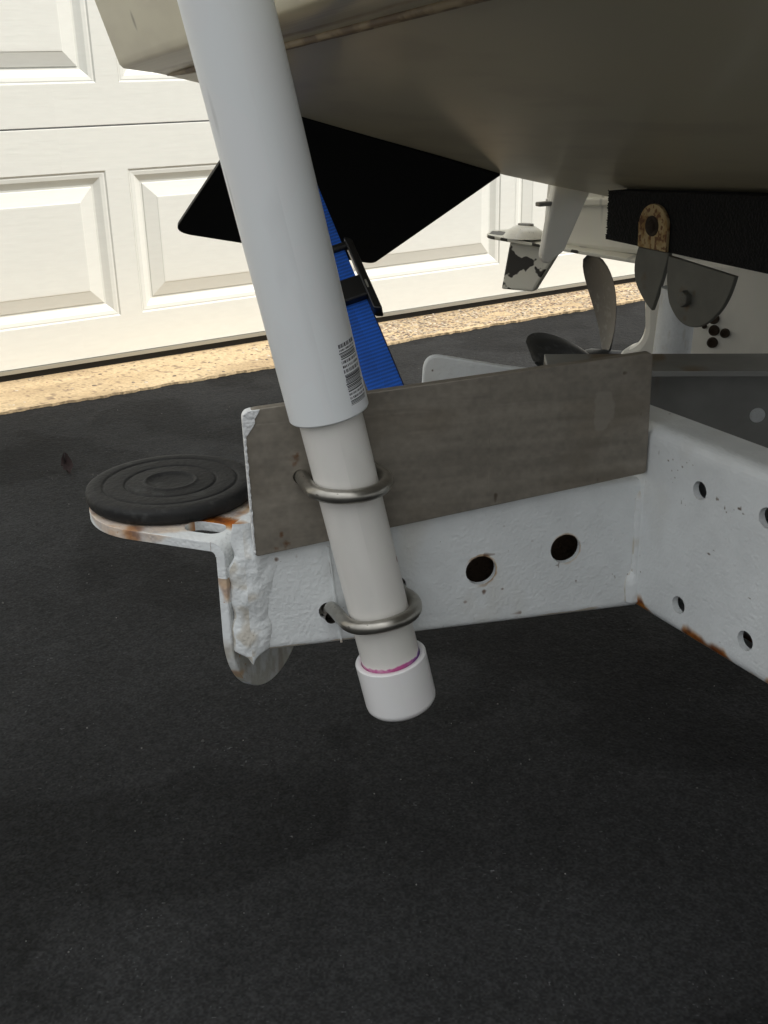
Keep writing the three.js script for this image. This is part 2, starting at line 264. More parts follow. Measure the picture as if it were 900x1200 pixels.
M.web = mat({ map: tex(0.08, 0.2, 320, 800, (x, y) => { const rib = Math.abs(((y / 0.0047) % 1) - 0.5) * 2, w = 0.5 + 0.5 * Math.sin(x * 3800 + (Math.floor(y / 0.0047) % 2) * 3.1); const v = 0.72 + 0.34 * rib + 0.12 * (w - 0.5) + 0.2 * (fbm(x * 60, y * 30, 3, 391) - 0.5); return [0.10 * v, 0.38 * v, 0.80 * v]; }), bumpMap: tex(0.08, 0.2, 320, 800, (x, y) => { const rib = Math.abs(((y / 0.0047) % 1) - 0.5) * 2, w = 0.5 + 0.5 * Math.sin(x * 3800 + (Math.floor(y / 0.0047) % 2) * 3.1); return 0.75 * Math.sqrt(rib) + 0.25 * w; }, false), bumpScale: 0.0008, roughness: 0.8 });
M.webEdge = mat({ color: lin(0.004, 0.012, 0.045), roughness: 0.85 });
M.blackPlastic = mat({ color: lin(0.008, 0.008, 0.008), roughness: 0.4 });
M.tyre = mat({ color: lin(0.02, 0.02, 0.02), roughness: 0.85 });
M.leaf = mat({ color: lin(0.02, 0.010, 0.009), roughness: 0.9, side: THREE.DoubleSide });

// ---------------------------------------------------------------- the setting
const DP = V(-0.7188, 0, -2.6487), DX = V(0.8436, 0, -0.537).normalize(), DN = V(0.537, 0, 0.8436).normalize(), UP = V(0, 1, 0);
const doorM = basis(DP, DX, UP, DN); // door frame: x along the door, y up, z out towards the drive
{
  const g = new THREE.PlaneGeometry(160, 160, 1, 1); g.rotateX(-Math.PI / 2); g.rotateY(0.5);
  const p = g.attributes.position, uv = g.attributes.uv; for (let i = 0; i < p.count; i++) uv.setXY(i, p.getX(i) + 0.37, p.getZ(i) + 0.9);
  structure('asphalt_driveway', g, M.asphalt);
  // concrete apron with a ragged edge against the asphalt
  const s = new THREE.Shape(); s.moveTo(-3, -0.3); s.lineTo(4.5, -0.3);
  for (let x = 4.5; x >= -3; x -= 0.006) s.lineTo(x, 0.245 - 0.036 * sm(0.4, 0.95, x) + 0.012 * (fbm(x * 9, 1, 3, 401) - 0.5) + 0.014 * (fbm(x * 70, 5, 2, 403) - 0.5));
  const a = new THREE.ExtrudeGeometry(s, { depth: 0.03, bevelEnabled: false }); const b = boxUV(a);
  b.applyMatrix4(new THREE.Matrix4().makeRotationX(Math.PI / 2).premultiply(new THREE.Matrix4().makeScale(1, 1, 1)));
  b.translate(0, 0.006, 0); b.applyMatrix4(doorM); structure('concrete_apron', b, M.apron);
}
// exposed aggregate at the apron's surface
{
  const st = new THREE.IcosahedronGeometry(1, 1), cols = [[0.30, 0.24, 0.17], [0.42, 0.35, 0.25], [0.16, 0.13, 0.10], [0.50, 0.43, 0.33], [0.24, 0.16, 0.11]];
  const N = 9000, im = new THREE.InstancedMesh(st, mat({ color: 0xffffff, roughness: 0.85 }), N), o = new THREE.Object3D(), c = new THREE.Color(); let k = 0;
  for (let i = 0; i < 60000 && k < N; i++) { const x = R(-0.6, 3.2), z = R(0.0, 0.235 - 0.036 * sm(0.4, 0.95, x)); const dens = 0.05 + 0.95 * sm(0.35, 0.85, x + 0.5 * (noise(x * 6, z * 12, 407) - 0.5)); if (rnd() > dens || noise(x * 20, z * 30, 409) < 0.3) continue;
    const r = R(0.0014, 0.0052); o.position.copy(V(x, 0.0052, z).applyMatrix4(doorM)); o.rotation.set(R(-0.3, 0.3), R(0, 6.3), R(-0.3, 0.3)); o.scale.set(r * R(0.8, 1.5), r * 0.5, r); o.updateMatrix(); im.setMatrixAt(k, o.matrix);
    const q = cols[Math.floor(rnd() * 5)], v = R(0.7, 1.25); im.setColorAt(k, c.setRGB(q[0] * v, q[1] * v, q[2] * v)); k++; }
  im.count = k; im.name = 'aggregate_pebbles'; im.userData = { kind: 'stuff', label: 'small tan and brown pebbles set in the concrete strip', category: 'pebbles' }; im.castShadow = im.receiveShadow = true; scene.add(im);
}
// loose grit on the asphalt
{
  const N = 600, im = new THREE.InstancedMesh(new THREE.IcosahedronGeometry(1, 0), mat({ color: 0xffffff, roughness: 0.9 }), N), o = new THREE.Object3D(), c = new THREE.Color();
  for (let i = 0; i < N; i++) { const z = -0.35 - 2.6 * Math.pow(rnd(), 1.2), r = R(0.0004, 0.0011) * (rnd() > 0.97 ? 2.2 : 1); o.position.set(R(-0.55, 0.55) * (0.5 - z), r * 0.3, z); o.rotation.set(R(0, 6), R(0, 6), R(0, 6)); o.scale.set(r * R(0.7, 1.6), r, r); o.updateMatrix(); im.setMatrixAt(i, o.matrix); const v = R(0.03, 0.16) * (rnd() > 0.93 ? 1.8 : 1); im.setColorAt(i, c.setRGB(v, v * 0.97, v * 0.92)); }
  im.name = 'loose_grit'; im.userData = { kind: 'stuff', label: 'tiny pale grit scattered over the dark asphalt', category: 'grit' }; im.castShadow = im.receiveShadow = true; scene.add(im);
}
// garage front round the door
{
  const g = thing('garage_wall', 'cream garage front wall framing the wide panelled door', 'wall', V(0.9, 0, -3.7));
  const x0 = -2.32, x1 = 3.5;
  const mk = (w, h, x, y, z, d) => box(w, h, d, x, y, z).applyMatrix4(doorM);
  part('pier', mk(0.9, 3.0, x0 - 0.45, 1.5, -0.02, 0.24), M.wall, g); part('pier', mk(0.9, 3.0, x1 + 0.45, 1.5, -0.02, 0.24), M.wall, g);
  part('lintel', mk(x1 - x0, 0.84, (x0 + x1) / 2, 2.58, -0.02, 0.24), M.wall, g);
}
{
  const g = thing('garage_door', 'cream white sectional garage door with raised rectangular panels', 'garage door', V(0.85, 0.0, -3.64));
  const x0 = -2.3, x1 = 3.48, pitch = 0.588, SH = 0.531, Y0 = 0.033;
  const ringProf = [[0, 0], [0.0025, -0.0028], [0.006, -0.0022], [0.014, -0.0035], [0.022, -0.0085], [0.029, -0.0125], [0.034, -0.0130], [0.0355, -0.0105], [0.066, -0.0022], [0.0672, -0.0012], [0.071, -0.001]];
  function panelGeo(w, h) { // nested rectangles following the moulding profile
    const pos = [], idx = [];
    ringProf.forEach(([d, z]) => { for (const [x, y] of [[d, d], [w - d, d], [w - d, h - d], [d, h - d]]) pos.push(x, y, z); });
    for (let r = 0; r < ringProf.length - 1; r++) for (let k = 0; k < 4; k++) { const a = r * 4 + k, b = r * 4 + (k + 1) % 4; idx.push(a, b, b + 4, a, b + 4, a + 4); }
    const l = (ringProf.length - 1) * 4; idx.push(l, l + 1, l + 2, l, l + 2, l + 3);
    const q = new THREE.BufferGeometry(); q.setAttribute('position', new THREE.Float32BufferAttribute(pos, 3)); q.setIndex(idx);
    const f = q.toNonIndexed(); f.computeVertexNormals(); return boxUV(f);
  }
  const pw = pitch - 0.056, ph = 0.339;
  const rows = 4, centers = []; for (let k = -4; k <= 5; k++) centers.push(0.129 + pitch * k); // stile centres
  for (let r = 0; r < rows; r++) {
    const yb = Y0 + r * SH + (r ? 0.0016 : 0), yt = Y0 + (r + 1) * SH - 0.0016, s = outline([[x0, yb], [x1, yb], [x1, yt], [x0, yt]]);
    const spots = [];
    for (let k = 0; k < centers.length - 1; k++) { const px = centers[k] + 0.028, py = Y0 + r * SH + 0.093; if (px + pw > x1) break; spots.push([px, py]);
      const h = new THREE.Path(); h.moveTo(px, py); h.lineTo(px, py + ph); h.lineTo(px + pw, py + ph); h.lineTo(px + pw, py); h.closePath(); s.holes.push(h); }
    const geo = plate(s, 0.04, 0.0012, 12, -0.0012); geo.translate(0, 0, -0.04); geo.applyMatrix4(doorM);
    const sec = part('section', geo, M.door, g);
    for (const [px, py] of spots) { const q = panelGeo(pw, ph); const back = box(pw, ph, 0.01, pw / 2, ph / 2, -0.021); const m = merge([q, back]); m.translate(px, py, 0); m.applyMatrix4(doorM); part('raised_panel', m, M.door, sec); }
  }
  part('bottom_retainer', box(x1 - x0, 0.009, 0.05, (x0 + x1) / 2, 0.0275, -0.021).applyMatrix4(doorM), M.alu, g);
  part('rubber_seal', box(x1 - x0, 0.022, 0.046, (x0 + x1) / 2, 0.0118, -0.030, 0.004).applyMatrix4(doorM), M.seal, g);
}

// ---------------------------------------------------------------- boat trailer
const P0 = V(-0.1121, 0.2296, -0.8099), U = V(0.9786, 0, -0.2057).normalize(), N = V(0.2057, 0, 0.9786).normalize();
const faceM = basis(P0, U, UP, N); // outrigger frame: x along the beam, y up from its lower edge, z out of its face
const R0 = V(0.2204, 0.2296, -0.8746), W = V(0.4521, 0, 0.892).normalize(), RN = V(-0.892, 0, 0.4521).normalize();
const railM = basis(R0, W, UP, RN);
const evalr = new Evaluator(); evalr.useGroups = false; evalr.attributes = ['position', 'normal', 'uv'];
function drill(geo, holes) { // holes [x, y, r] through z
  let b = new Brush(geo); b.updateMatrixWorld();
  for (const [x, y, r, z0 = -0.02, z1 = 0.02] of holes) { const c = new THREE.CylinderGeometry(r, r, z1 - z0, 28); c.rotateX(Math.PI / 2); c.translate(x, y, (z0 + z1) / 2); const k = new Brush(c); k.updateMatrixWorld(); b = evalr.evaluate(b, k, SUBTRACTION); }
  return b.geometry;
}
function channel(len, h, fl, t, r, x0) { // C section, web at z = 0, flanges to -z, extruded along x
  const s = new THREE.Shape(); // coordinates (z, y)
  s.moveTo(-fl, 0); s.lineTo(-r, 0); s.quadraticCurveTo(0, 0, 0, r); s.lineTo(0, h - r); s.quadraticCurveTo(0, h, -r, h); s.lineTo(-fl, h); s.lineTo(-fl, h - t); s.lineTo(-r, h - t); s.quadraticCurveTo(-t, h - t, -t, h - r); s.lineTo(-t, r); s.quadraticCurveTo(-t, t, -r, t); s.lineTo(-fl, t); s.closePath();
  const g = new THREE.ExtrudeGeometry(s, { depth: len, bevelEnabled: false, curveSegments: 8 });
  g.applyMatrix4(basis(V(x0, 0, 0), V(0, 0, 1), V(0, 1, 0), V(1, 0, 0)));
  // the mapping is a mirror: turn the faces over again
  const q = g.index ? g.toNonIndexed() : g, a = q.attributes.position.array; for (let i = 0; i < a.length; i += 9) for (let k = 0; k < 3; k++) { const x = a[i + 3 + k]; a[i + 3 + k] = a[i + 6 + k]; a[i + 6 + k] = x; }
  q.computeVertexNormals(); return q;
}
const trailer = thing('boat_trailer', 'white painted steel boat trailer frame with drilled beams under the hull', 'boat trailer', V(0.3, 0, -0.7));
{
  const T = trailer;
  // outrigger beam
  let g = channel(0.326, 0.122, 0.055, 0.005, 0.008, 0.015);
  g = drill(g, [[0.197, 0.0531, 0.0132], [0.272, 0.0646, 0.0132], [0.0654, 0.0318, 0.0078], [0.1245, 0.048, 0.0076]]);
  g = merge([boxUV(g), box(0.326, 0.110, 0.004, 0.178, 0.061, -0.053), box(0.004, 0.112, 0.046, 0.0172, 0.061, -0.028), box(0.004, 0.112, 0.046, 0.3380, 0.061, -0.028)]); part('outrigger_beam', g.applyMatrix4(faceM), M.crossPaint, T);
  part('hole_shade_sheet', box(0.312, 0.108, 0.003, 0.178, 0.061, -0.0475).applyMatrix4(faceM), M.rustBolt, T, 'added dark rusty sheet inside the beam standing in for shade behind its holes');  // added dark sheet; its colour stands in for shade seen through the holes
  // lapped edge of the end doubler, standing a little proud of the web
  { const lap = plate(outline([[0.0668, 0.090], [0.0684, 0.090], [0.0764, 0.0012], [0.0746, 0.0012]]), 0.0016, 0.0003); lap.translate(0, 0, -0.0004); lap.applyMatrix4(faceM); part('lap_edge', lap, M.crossPaint, T); }
  // near side rail
  g = channel(3.15, 0.1704, 0.040, 0.006, 0.014, -0.16);
  g = drill(g, [[0.0646, 0.1341, 0.0076], [0.1358, 0.1357, 0.0082], [0.0522, 0.0279, 0.0076], [0.1282, 0.0301, 0.0082], [0.21, 0.136, 0.008], [0.21, 0.031, 0.008]]);
  g = merge([boxUV(g), box(3.15, 0.157, 0.004, -0.16 + 1.575, 0.0852, -0.0378)]); part('side_rail', g.applyMatrix4(railM), M.railPaint, T);
  // lumpy welds
  const f = (x, y, z) => V(x, y, z).applyMatrix4(faceM);
  // broad lumpy fillet on the beam's end: a relief over the face, closed at the back
  { const nx = 64, ny = 120, pos = [], idx = [];
    for (let i = 0; i <= ny; i++) for (let j = 0; j <= nx; j++) { const t = i / ny, y = 0.116 - 0.120 * t, v = j / nx * 2 - 1;
      const hw = (0.0205 - 0.004 * t) * (0.85 + 0.3 * noise(t * 9, 3, 501)) * (1 - 0.75 * sm(0.93, 1.0, t)), cx = 0.0115 - 0.0125 * t + 0.003 * (noise(t * 7, 9, 503) - 0.5), x = cx + v * hw;
      const rim = Math.pow(clamp(1 - v * v), 0.55), lump = 0.95 * fbm(x * 55, y * 38, 2, 505) + 0.14 * fbm(x * 230, y * 230, 3, 507);
      const z = -0.004 + rim * (0.0066 + 0.008 * (lump - 0.6) + 0.003 * sm(0.7, 0.9, t)) * (0.3 + 0.7 * sm(0.1, 0.25, t));
      pos.push(x, y - 0.004 * rim * sm(0.9, 1, t) * (1 - Math.abs(v)), z); }
    for (let i = 0; i < ny; i++) for (let j = 0; j < nx; j++) { const a = i * (nx + 1) + j, b = a + 1, c = a + nx + 1, d = c + 1; idx.push(a, c, d, a, d, b); }
    const q = new THREE.BufferGeometry(); q.setAttribute('position', new THREE.Float32BufferAttribute(pos, 3)); q.setIndex(idx); q.computeVertexNormals();
    const nn = q.toNonIndexed().attributes.normal.array; const b = boxUV(q); b.setAttribute('normal', new THREE.BufferAttribute(nn, 3)); b.applyMatrix4(faceM);
    const wl = [b];
    part('weld_bead', merge(wl), M.weld, T, 'thick lumpy painted weld at the beam end'); }
  part('weld_bead', merge([noodle([f(0.3375, 0.112, -0.0015), f(0.338, 0.06, -0.0015), f(0.3385, 0.004, -0.0015)], [0.0042, 0.0045, 0.005], 0.12, 70, 20, 40, 5), noodle([f(0.337, 0.046, -0.003), f(0.336, 0.022, -0.0015), f(0.338, 0.003, -0.0015)], [0.001, 0.0075, 0.0075], 0.12, 40, 20, 40, 6)]), M.weld, T);
  // bent light bracket: tongue, bend and down-turned tab
  const E0 = V(-0.1276, 0, -0.8066), TT = V(-0.93, 0, -0.37).normalize(), WW = V(0.37, 0, -0.93).normalize(), th = 0.0082, rad = 0.0125, wd = 0.150, yT = 0.331;
  const br = [];
  { // tongue: shape in (t, w), thickness downwards
    const s = new THREE.Shape(); s.moveTo(rad, 0); s.lineTo(0.087, 0); s.absarc(0.087, wd / 2, wd / 2, -Math.PI / 2, Math.PI / 2, false); s.lineTo(rad, wd); s.closePath();
    const h = new THREE.Path(); const cx = 0.0310, cy = 0.0258, L = 0.0072, r = 0.0112; h.absarc(cx + L, cy, r, Math.PI / 2, -Math.PI / 2, true); h.absarc(cx - L, cy, r, -Math.PI / 2, -Math.PI * 1.5, true); h.closePath(); s.holes.push(h);
    const q = plate(s, th, 0.0005, 32); q.translate(0, 0, -th); br.push(put(q, basis(V(E0.x, yT, E0.z), TT, WW, UP)));
  }
  { // quarter bend
    const s = new THREE.Shape(); s.absarc(0, 0, rad, 0, Math.PI / 2, false); s.absarc(0, 0, rad - th, Math.PI / 2, 0, true); s.closePath();
    const q = boxUV(new THREE.ExtrudeGeometry(s, { depth: wd, bevelEnabled: false, curveSegments: 12 })); br.push(put(q, basis(V(E0.x, yT - rad, E0.z).addScaledVector(TT, rad), TT.clone().negate(), UP, WW)));
  }
  { // hanging tab
    const s = new THREE.Shape(), yc = 0.246, top = yT - rad; s.moveTo(0, top); s.lineTo(0, yc); s.absarc(wd / 2, yc, wd / 2, Math.PI, Math.PI * 2, false); s.lineTo(wd, top); s.closePath();
    const q = plate(s, th, 0.0012, 32); br.push(put(q, basis(V(E0.x, 0, E0.z), WW, UP, TT)));
  }
  part('light_bracket', merge(br), M.bracketPaint, T, 'bent white bracket tongue with an oval slot and rust stains');
  // second cross beam: flange plate with a rounded end, dark web below
  const y2 = 0.4006;
  { const a = V(0.16, 0, -1.030), b = V(1.55, 0, -0.925), d = b.clone().sub(a), L = d.length(); d.normalize(); const bn = V(-d.z, 0, d.x), fm = basis(a, d, UP, bn);
    const c2 = merge([box(L, 0.006, 0.068, L / 2, 0.4036, -0.034, 0.001), box(L, 0.006, 0.068, L / 2, 0.258, -0.034, 0.001), box(L, 0.1394, 0.006, L / 2, 0.3308, -0.0655)]); c2.applyMatrix4(fm); part('bunk_beam', c2, M.galv, T, 'grey galvanised channel beam open to the front');
    const bb = lathe([[0, 0.0012], [0.0066, 0.0012], [0.0074, 0.0008], [0.0078, 0]], 28); bb.rotateX(Math.PI / 2); bb.translate(0.216, 0.344, -0.0622); bb.applyMatrix4(fm); part('bright_hole_disc', bb, M.paint, T);  // pale disc painted in place of light showing through a hole in the web
    const gs = plate(outline([[0.028, 0.26], [0.236, 0.26], [0.236, 0.4095], [0.20, 0.4105], [0.125, 0.4175, 0.02], [0.040, 0.4335, 0.017]]), 0.007, 0.0022, 14); gs.translate(0, 0, -1.010); part('end_gusset', gs, M.paint, T, 'white end plate with a rounded corner');
  }
  // far side rail and the rest of the running gear
  g = channel(3.0, 0.1704, 0.04, 0.006, 0.014, 0); part('side_rail', boxUV(g).applyMatrix4(basis(V(1.62, 0.2296, -1.05), W, UP, RN)), M.paint, T);
  const ax0 = V(0.62, 0.27, 0.42), ax1 = ax0.clone().addScaledVector(V(0.892, 0, -0.4521), 1.75), am = basis(ax0, V(0.892, 0, -0.4521).normalize(), UP, W);
  { const q = box(1.62, 0.05, 0.05, 0.875, 0, 0, 0.004); q.applyMatrix4(am); q.translate(0, -0.07, 0); part('axle', q, M.paint, T); }
  for (const c of [ax0, ax1]) {
    const ty = lathe([[0.15, -0.07], [0.22, -0.08], [0.255, -0.075], [0.27, -0.05], [0.27, 0.05], [0.255, 0.075], [0.22, 0.08], [0.15, 0.07]], 40); ty.rotateZ(Math.PI / 2); ty.applyMatrix4(basis(c, V(0.892, 0, -0.4521).normalize(), UP, W));
    const wh = part('wheel', ty, M.tyre, T);
    const rm = lathe([[0, 0.02], [0.05, 0.03], [0.1, 0.01], [0.14, 0.04], [0.156, 0.07], [0.156, -0.07], [0.12, -0.03], [0, -0.03]], 32); rm.rotateZ(Math.PI / 2); rm.applyMatrix4(basis(c, V(0.892, 0, -0.4521).normalize(), UP, W)); part('rim', rm, M.paint, wh);
  }
}

// ---------------------------------------------------------------- black round rubber pad on the bracket
{
  const c = V(-0.1868, 0.3312, -0.9165);
  const pr = [[0, 0], [0.0665, 0], [0.0695, 0.0018], [0.0712, 0.005], [0.0712, 0.0100], [0.0704, 0.0126], [0.068, 0.0143], [0.064, 0.0148], [0.0582, 0.0148], [0.0572, 0.0134], [0.0552, 0.0134], [0.0542, 0.0146], [0.0402, 0.0143], [0.0392, 0.0128], [0.0374, 0.0128], [0.0364, 0.0142], [0.0245, 0.0140], [0.0228, 0.0152], [0.0206, 0.0152], [0.0188, 0.0130], [0.0, 0.0128]];
  const g = clean(lathe(pr.map(([a, b]) => [a * 1.035, b]), 96)); const n = g.attributes.normal.array.slice(); const b = boxUV(g); b.translate(c.x, c.y, c.z);
  const o = single('rubber_pad', b, M.rubber, 'flat round black rubber pad with concentric rings on the bracket tongue', 'rubber pad', c);
}

// ---------------------------------------------------------------- bare steel plate behind the pole
{
  const o0 = V(0.17, 0.16, 0).applyMatrix4(faceM);
  const th = 0.008, g = thing('steel_plate', 'bare weathered grey steel plate clamped behind the white pole', 'steel plate', o0);
  const hs = [[0.0470, 0.1550, 0.0064], [0.1030, 0.1565, 0.0064]];
  const q = plate(outline([[0.0068, 0.2110, 0.010], [0.0084, 0.0921, 0.003], [0.3367, 0.1309, 0.002], [0.3351, 0.2321, 0.004]], hs), th, 0.0009); q.translate(0, 0, 0.0008); q.applyMatrix4(faceM); part('plate', q, M.plate, g);
  // paint left on the end edge, ragged towards the bare face
  const pts = [], K = 70; const wob = (t) => -0.0002 + 0.0014 * fbm(t * 40, 3, 3, 421);
  const s = new THREE.Shape(); s.moveTo(0.0082, 0.0945); for (let i = 0; i <= K; i++) { const t = i / K; s.lineTo(0.0084 - 0.0016 * t + wob(t) + 0.0075 * sm(0.86, 0.985, t), 0.0945 + 0.110 * t); } s.lineTo(0.0185, 0.2102); s.lineTo(0.019, 0.2116); s.lineTo(0.0125, 0.2112); s.quadraticCurveTo(0.0062, 0.2105, 0.0062, 0.204); s.closePath();
  const e = new THREE.ExtrudeGeometry(s, { depth: 0.0084, bevelEnabled: true, bevelThickness: 0.0006, bevelSize: 0.0004, bevelSegments: 2 }); const eb = boxUV(e); eb.translate(-0.0008, 0, 0.0008); eb.applyMatrix4(faceM); part('paint_edge', eb, M.plateEdge, g, 'white paint left along the plate end');
}

// ---------------------------------------------------------------- PVC guide pole
const PB = V(-0.0001, 0.2444, -0.7993), PD = V(-0.1943, 0.9804, 0.0315).normalize();
const PX = V().crossVectors(PD, N).normalize(), PZ = V().crossVectors(PX, PD).normalize(); // PZ faces the viewer
const poleM = (t) => basis(PB.clone().addScaledVector(PD, t), PX, PD, PZ);
function turned(prof, seg, circ) { // lathe with uv in metres, smooth normals kept
  const g = lathe(prof, seg), uv = g.attributes.uv, p = g.attributes.position; for (let i = 0; i < uv.count; i++) uv.setXY(i, uv.getX(i) * circ, p.getY(i)); return g;
}
{
  const g = thing('guide_pole', 'leaning white plastic pipe pole with capped foot and wider sleeve', 'guide pole', PB.clone().addScaledVector(PD, -0.07));
  const r1 = 0.02415, r2 = 0.0302;
  // inner pipe; lower end sits in the cap
  const ip = turned([[r1 - 0.004, 0.0], [r1, 0.0], [r1, 0.12], [r1, 0.25], [r1, 0.38], [r1 - 0.004, 0.38]], 72, Math.PI * 2 * r1); ip.applyMatrix4(poleM(-0.040)); part('inner_pipe', ip, M.pvcPipe, g);
  // outer sleeve
  const sl = turned([[r2 - 0.0039, 0.002], [r2 - 0.0034, 0.0], [r2 - 0.0008, 0.0], [r2, 0.0012], [r2, 0.3], [r2, 0.6], [r2, 0.9], [r2 - 0.0038, 0.9], [r2 - 0.0038, 0.5], [r2 - 0.0039, 0.002]], 96, Math.PI * 2 * r2); sl.applyMatrix4(poleM(0.201)); const so = part('outer_sleeve', sl, M.pvcSleeve, g);
  // printed bar code
  const cv = document.createElement('canvas'); cv.width = 256; cv.height = 640; const x = cv.getContext('2d'); x.fillStyle = '#e8eaec'; x.fillRect(0, 0, 256, 640); x.fillStyle = '#16181c';
  let y = 8; const row = (h, bars) => { for (let k = 0; k < bars; k++) { const a = 12 + k * 228 / bars + rnd() * 4, w = 228 / bars * R(0.25, 0.85); x.fillRect(a, y, w, h); } y += h; };
  const block = (n, lo, hi) => { for (let i = 0; i < n; i++) { const h = R(lo, hi); x.fillStyle = '#16181c'; x.fillRect(R(6, 20), y, R(205, 232), h); y += h + R(2, 7); } };
  row(34, 17); y += 12; row(16, 22); y += 12; block(5, 3, 13); y += 10; row(24, 20); y += 18; row(20, 12); y += 16; row(30, 19); y += 16; block(13, 3, 12); y += 12; row(18, 20); y += 16; row(20, 14); y += 12; block(4, 3, 9);
  const ct = new THREE.CanvasTexture(cv); ct.colorSpace = THREE.SRGBColorSpace; ct.flipY = true;
  const bc = new THREE.CylinderGeometry(r2 + 0.00025, r2 + 0.00025, 0.053, 24, 1, true, 0.47, 0.74); bc.applyMatrix4(poleM(0.201 + 0.0285)); part('bar_code', bc, phys({ map: ct, roughness: 0.42 }), so);
  // glued cap
  const cp = turned([[r1 + 0.0006, 0.045], [r1 + 0.0006, 0.0462], [0.0288, 0.0465], [0.0296, 0.0455], [0.0296, 0.0065], [0.0291, 0.0035], [0.0272, 0.0008], [0.0225, -0.0025], [0.012, -0.0052], [0, -0.0060]], 72, 0.185); cp.applyMatrix4(poleM(-0.0605)); part('end_cap', cp, M.pvcCap, g);
}
// ---------------------------------------------------------------- U-bolts round the pole
function uBolt(t, y, z0, label, sL, sR, dy) { // y height above the beam's lower edge, legs at sL / sR along the beam
  const c = PB.clone().addScaledVector(PD, t), lc = c.clone().applyMatrix4(faceM.clone().invert());
  const r = 0.0055, rr = 0.02415 + r + 0.0004, mx = lc.x;
  const pts = []; const f = (a, b, d) => pts.push(V(a, b, d).applyMatrix4(faceM));
  f(sL, y, -0.045); f(sL, y, -0.02); f(sL, y, 0.0); f(sL + 0.0005, y + dy * 0.4, 0.008); // hugs the pipe from its left side round to the right
  for (let i = 0; i <= 16; i++) { const a = (158 - 190 * i / 16) * Math.PI / 180; f(mx + Math.cos(a) * rr, y + dy * (0.62 + 0.38 * sm(0, 0.5, i / 16)) - 0.001 * Math.sin(a), lc.z + Math.sin(a) * rr); }
  f(sR, y + dy, 0.004); f(sR, y + dy, -0.02); f(sR, y + dy, -0.045);
  const g = thing('u_bolt', label, 'u-bolt', V(mx, y, 0).applyMatrix4(faceM), 'u-bolts clamping the pole');
  const q = new THREE.TubeGeometry(new THREE.CatmullRomCurve3(pts, false, 'centripetal'), 160, r, 20, false); const uv = q.attributes.uv; for (let i = 0; i < uv.count; i++) uv.setXY(i, uv.getX(i) * 0.2, uv.getY(i) * 0.03); part('rod', q, M.steel, g);
  for (const [s, yy] of [[sL, y], [sR, y + dy]]) { // rolled thread near the hole, a nut behind the web
    const prof = []; for (let k = 0; k <= 26; k++) prof.push([r + (k % 2 ? 0.0004 : 0.00008), -0.036 + k * 0.0016]); const h = lathe(prof, 20); h.rotateX(Math.PI / 2); h.translate(s, yy, z0); h.applyMatrix4(faceM); part('thread', h, M.thread, g);
    const nt = new THREE.CylinderGeometry(0.0085, 0.0085, 0.008, 6); nt.rotateX(Math.PI / 2); nt.translate(s, yy, -0.0105); nt.applyMatrix4(faceM); part('nut', nt, M.steel, g);
  }
}
uBolt(0.143, 0.1545, 0.0015, 'upper bent steel u-bolt going through the bare steel plate', 0.0470, 0.1030, 0.002);
uBolt(0.032, 0.0315, 0.0065, 'lower bent steel u-bolt going through the white beam above the cap', 0.0665, 0.1245, 0.0165);

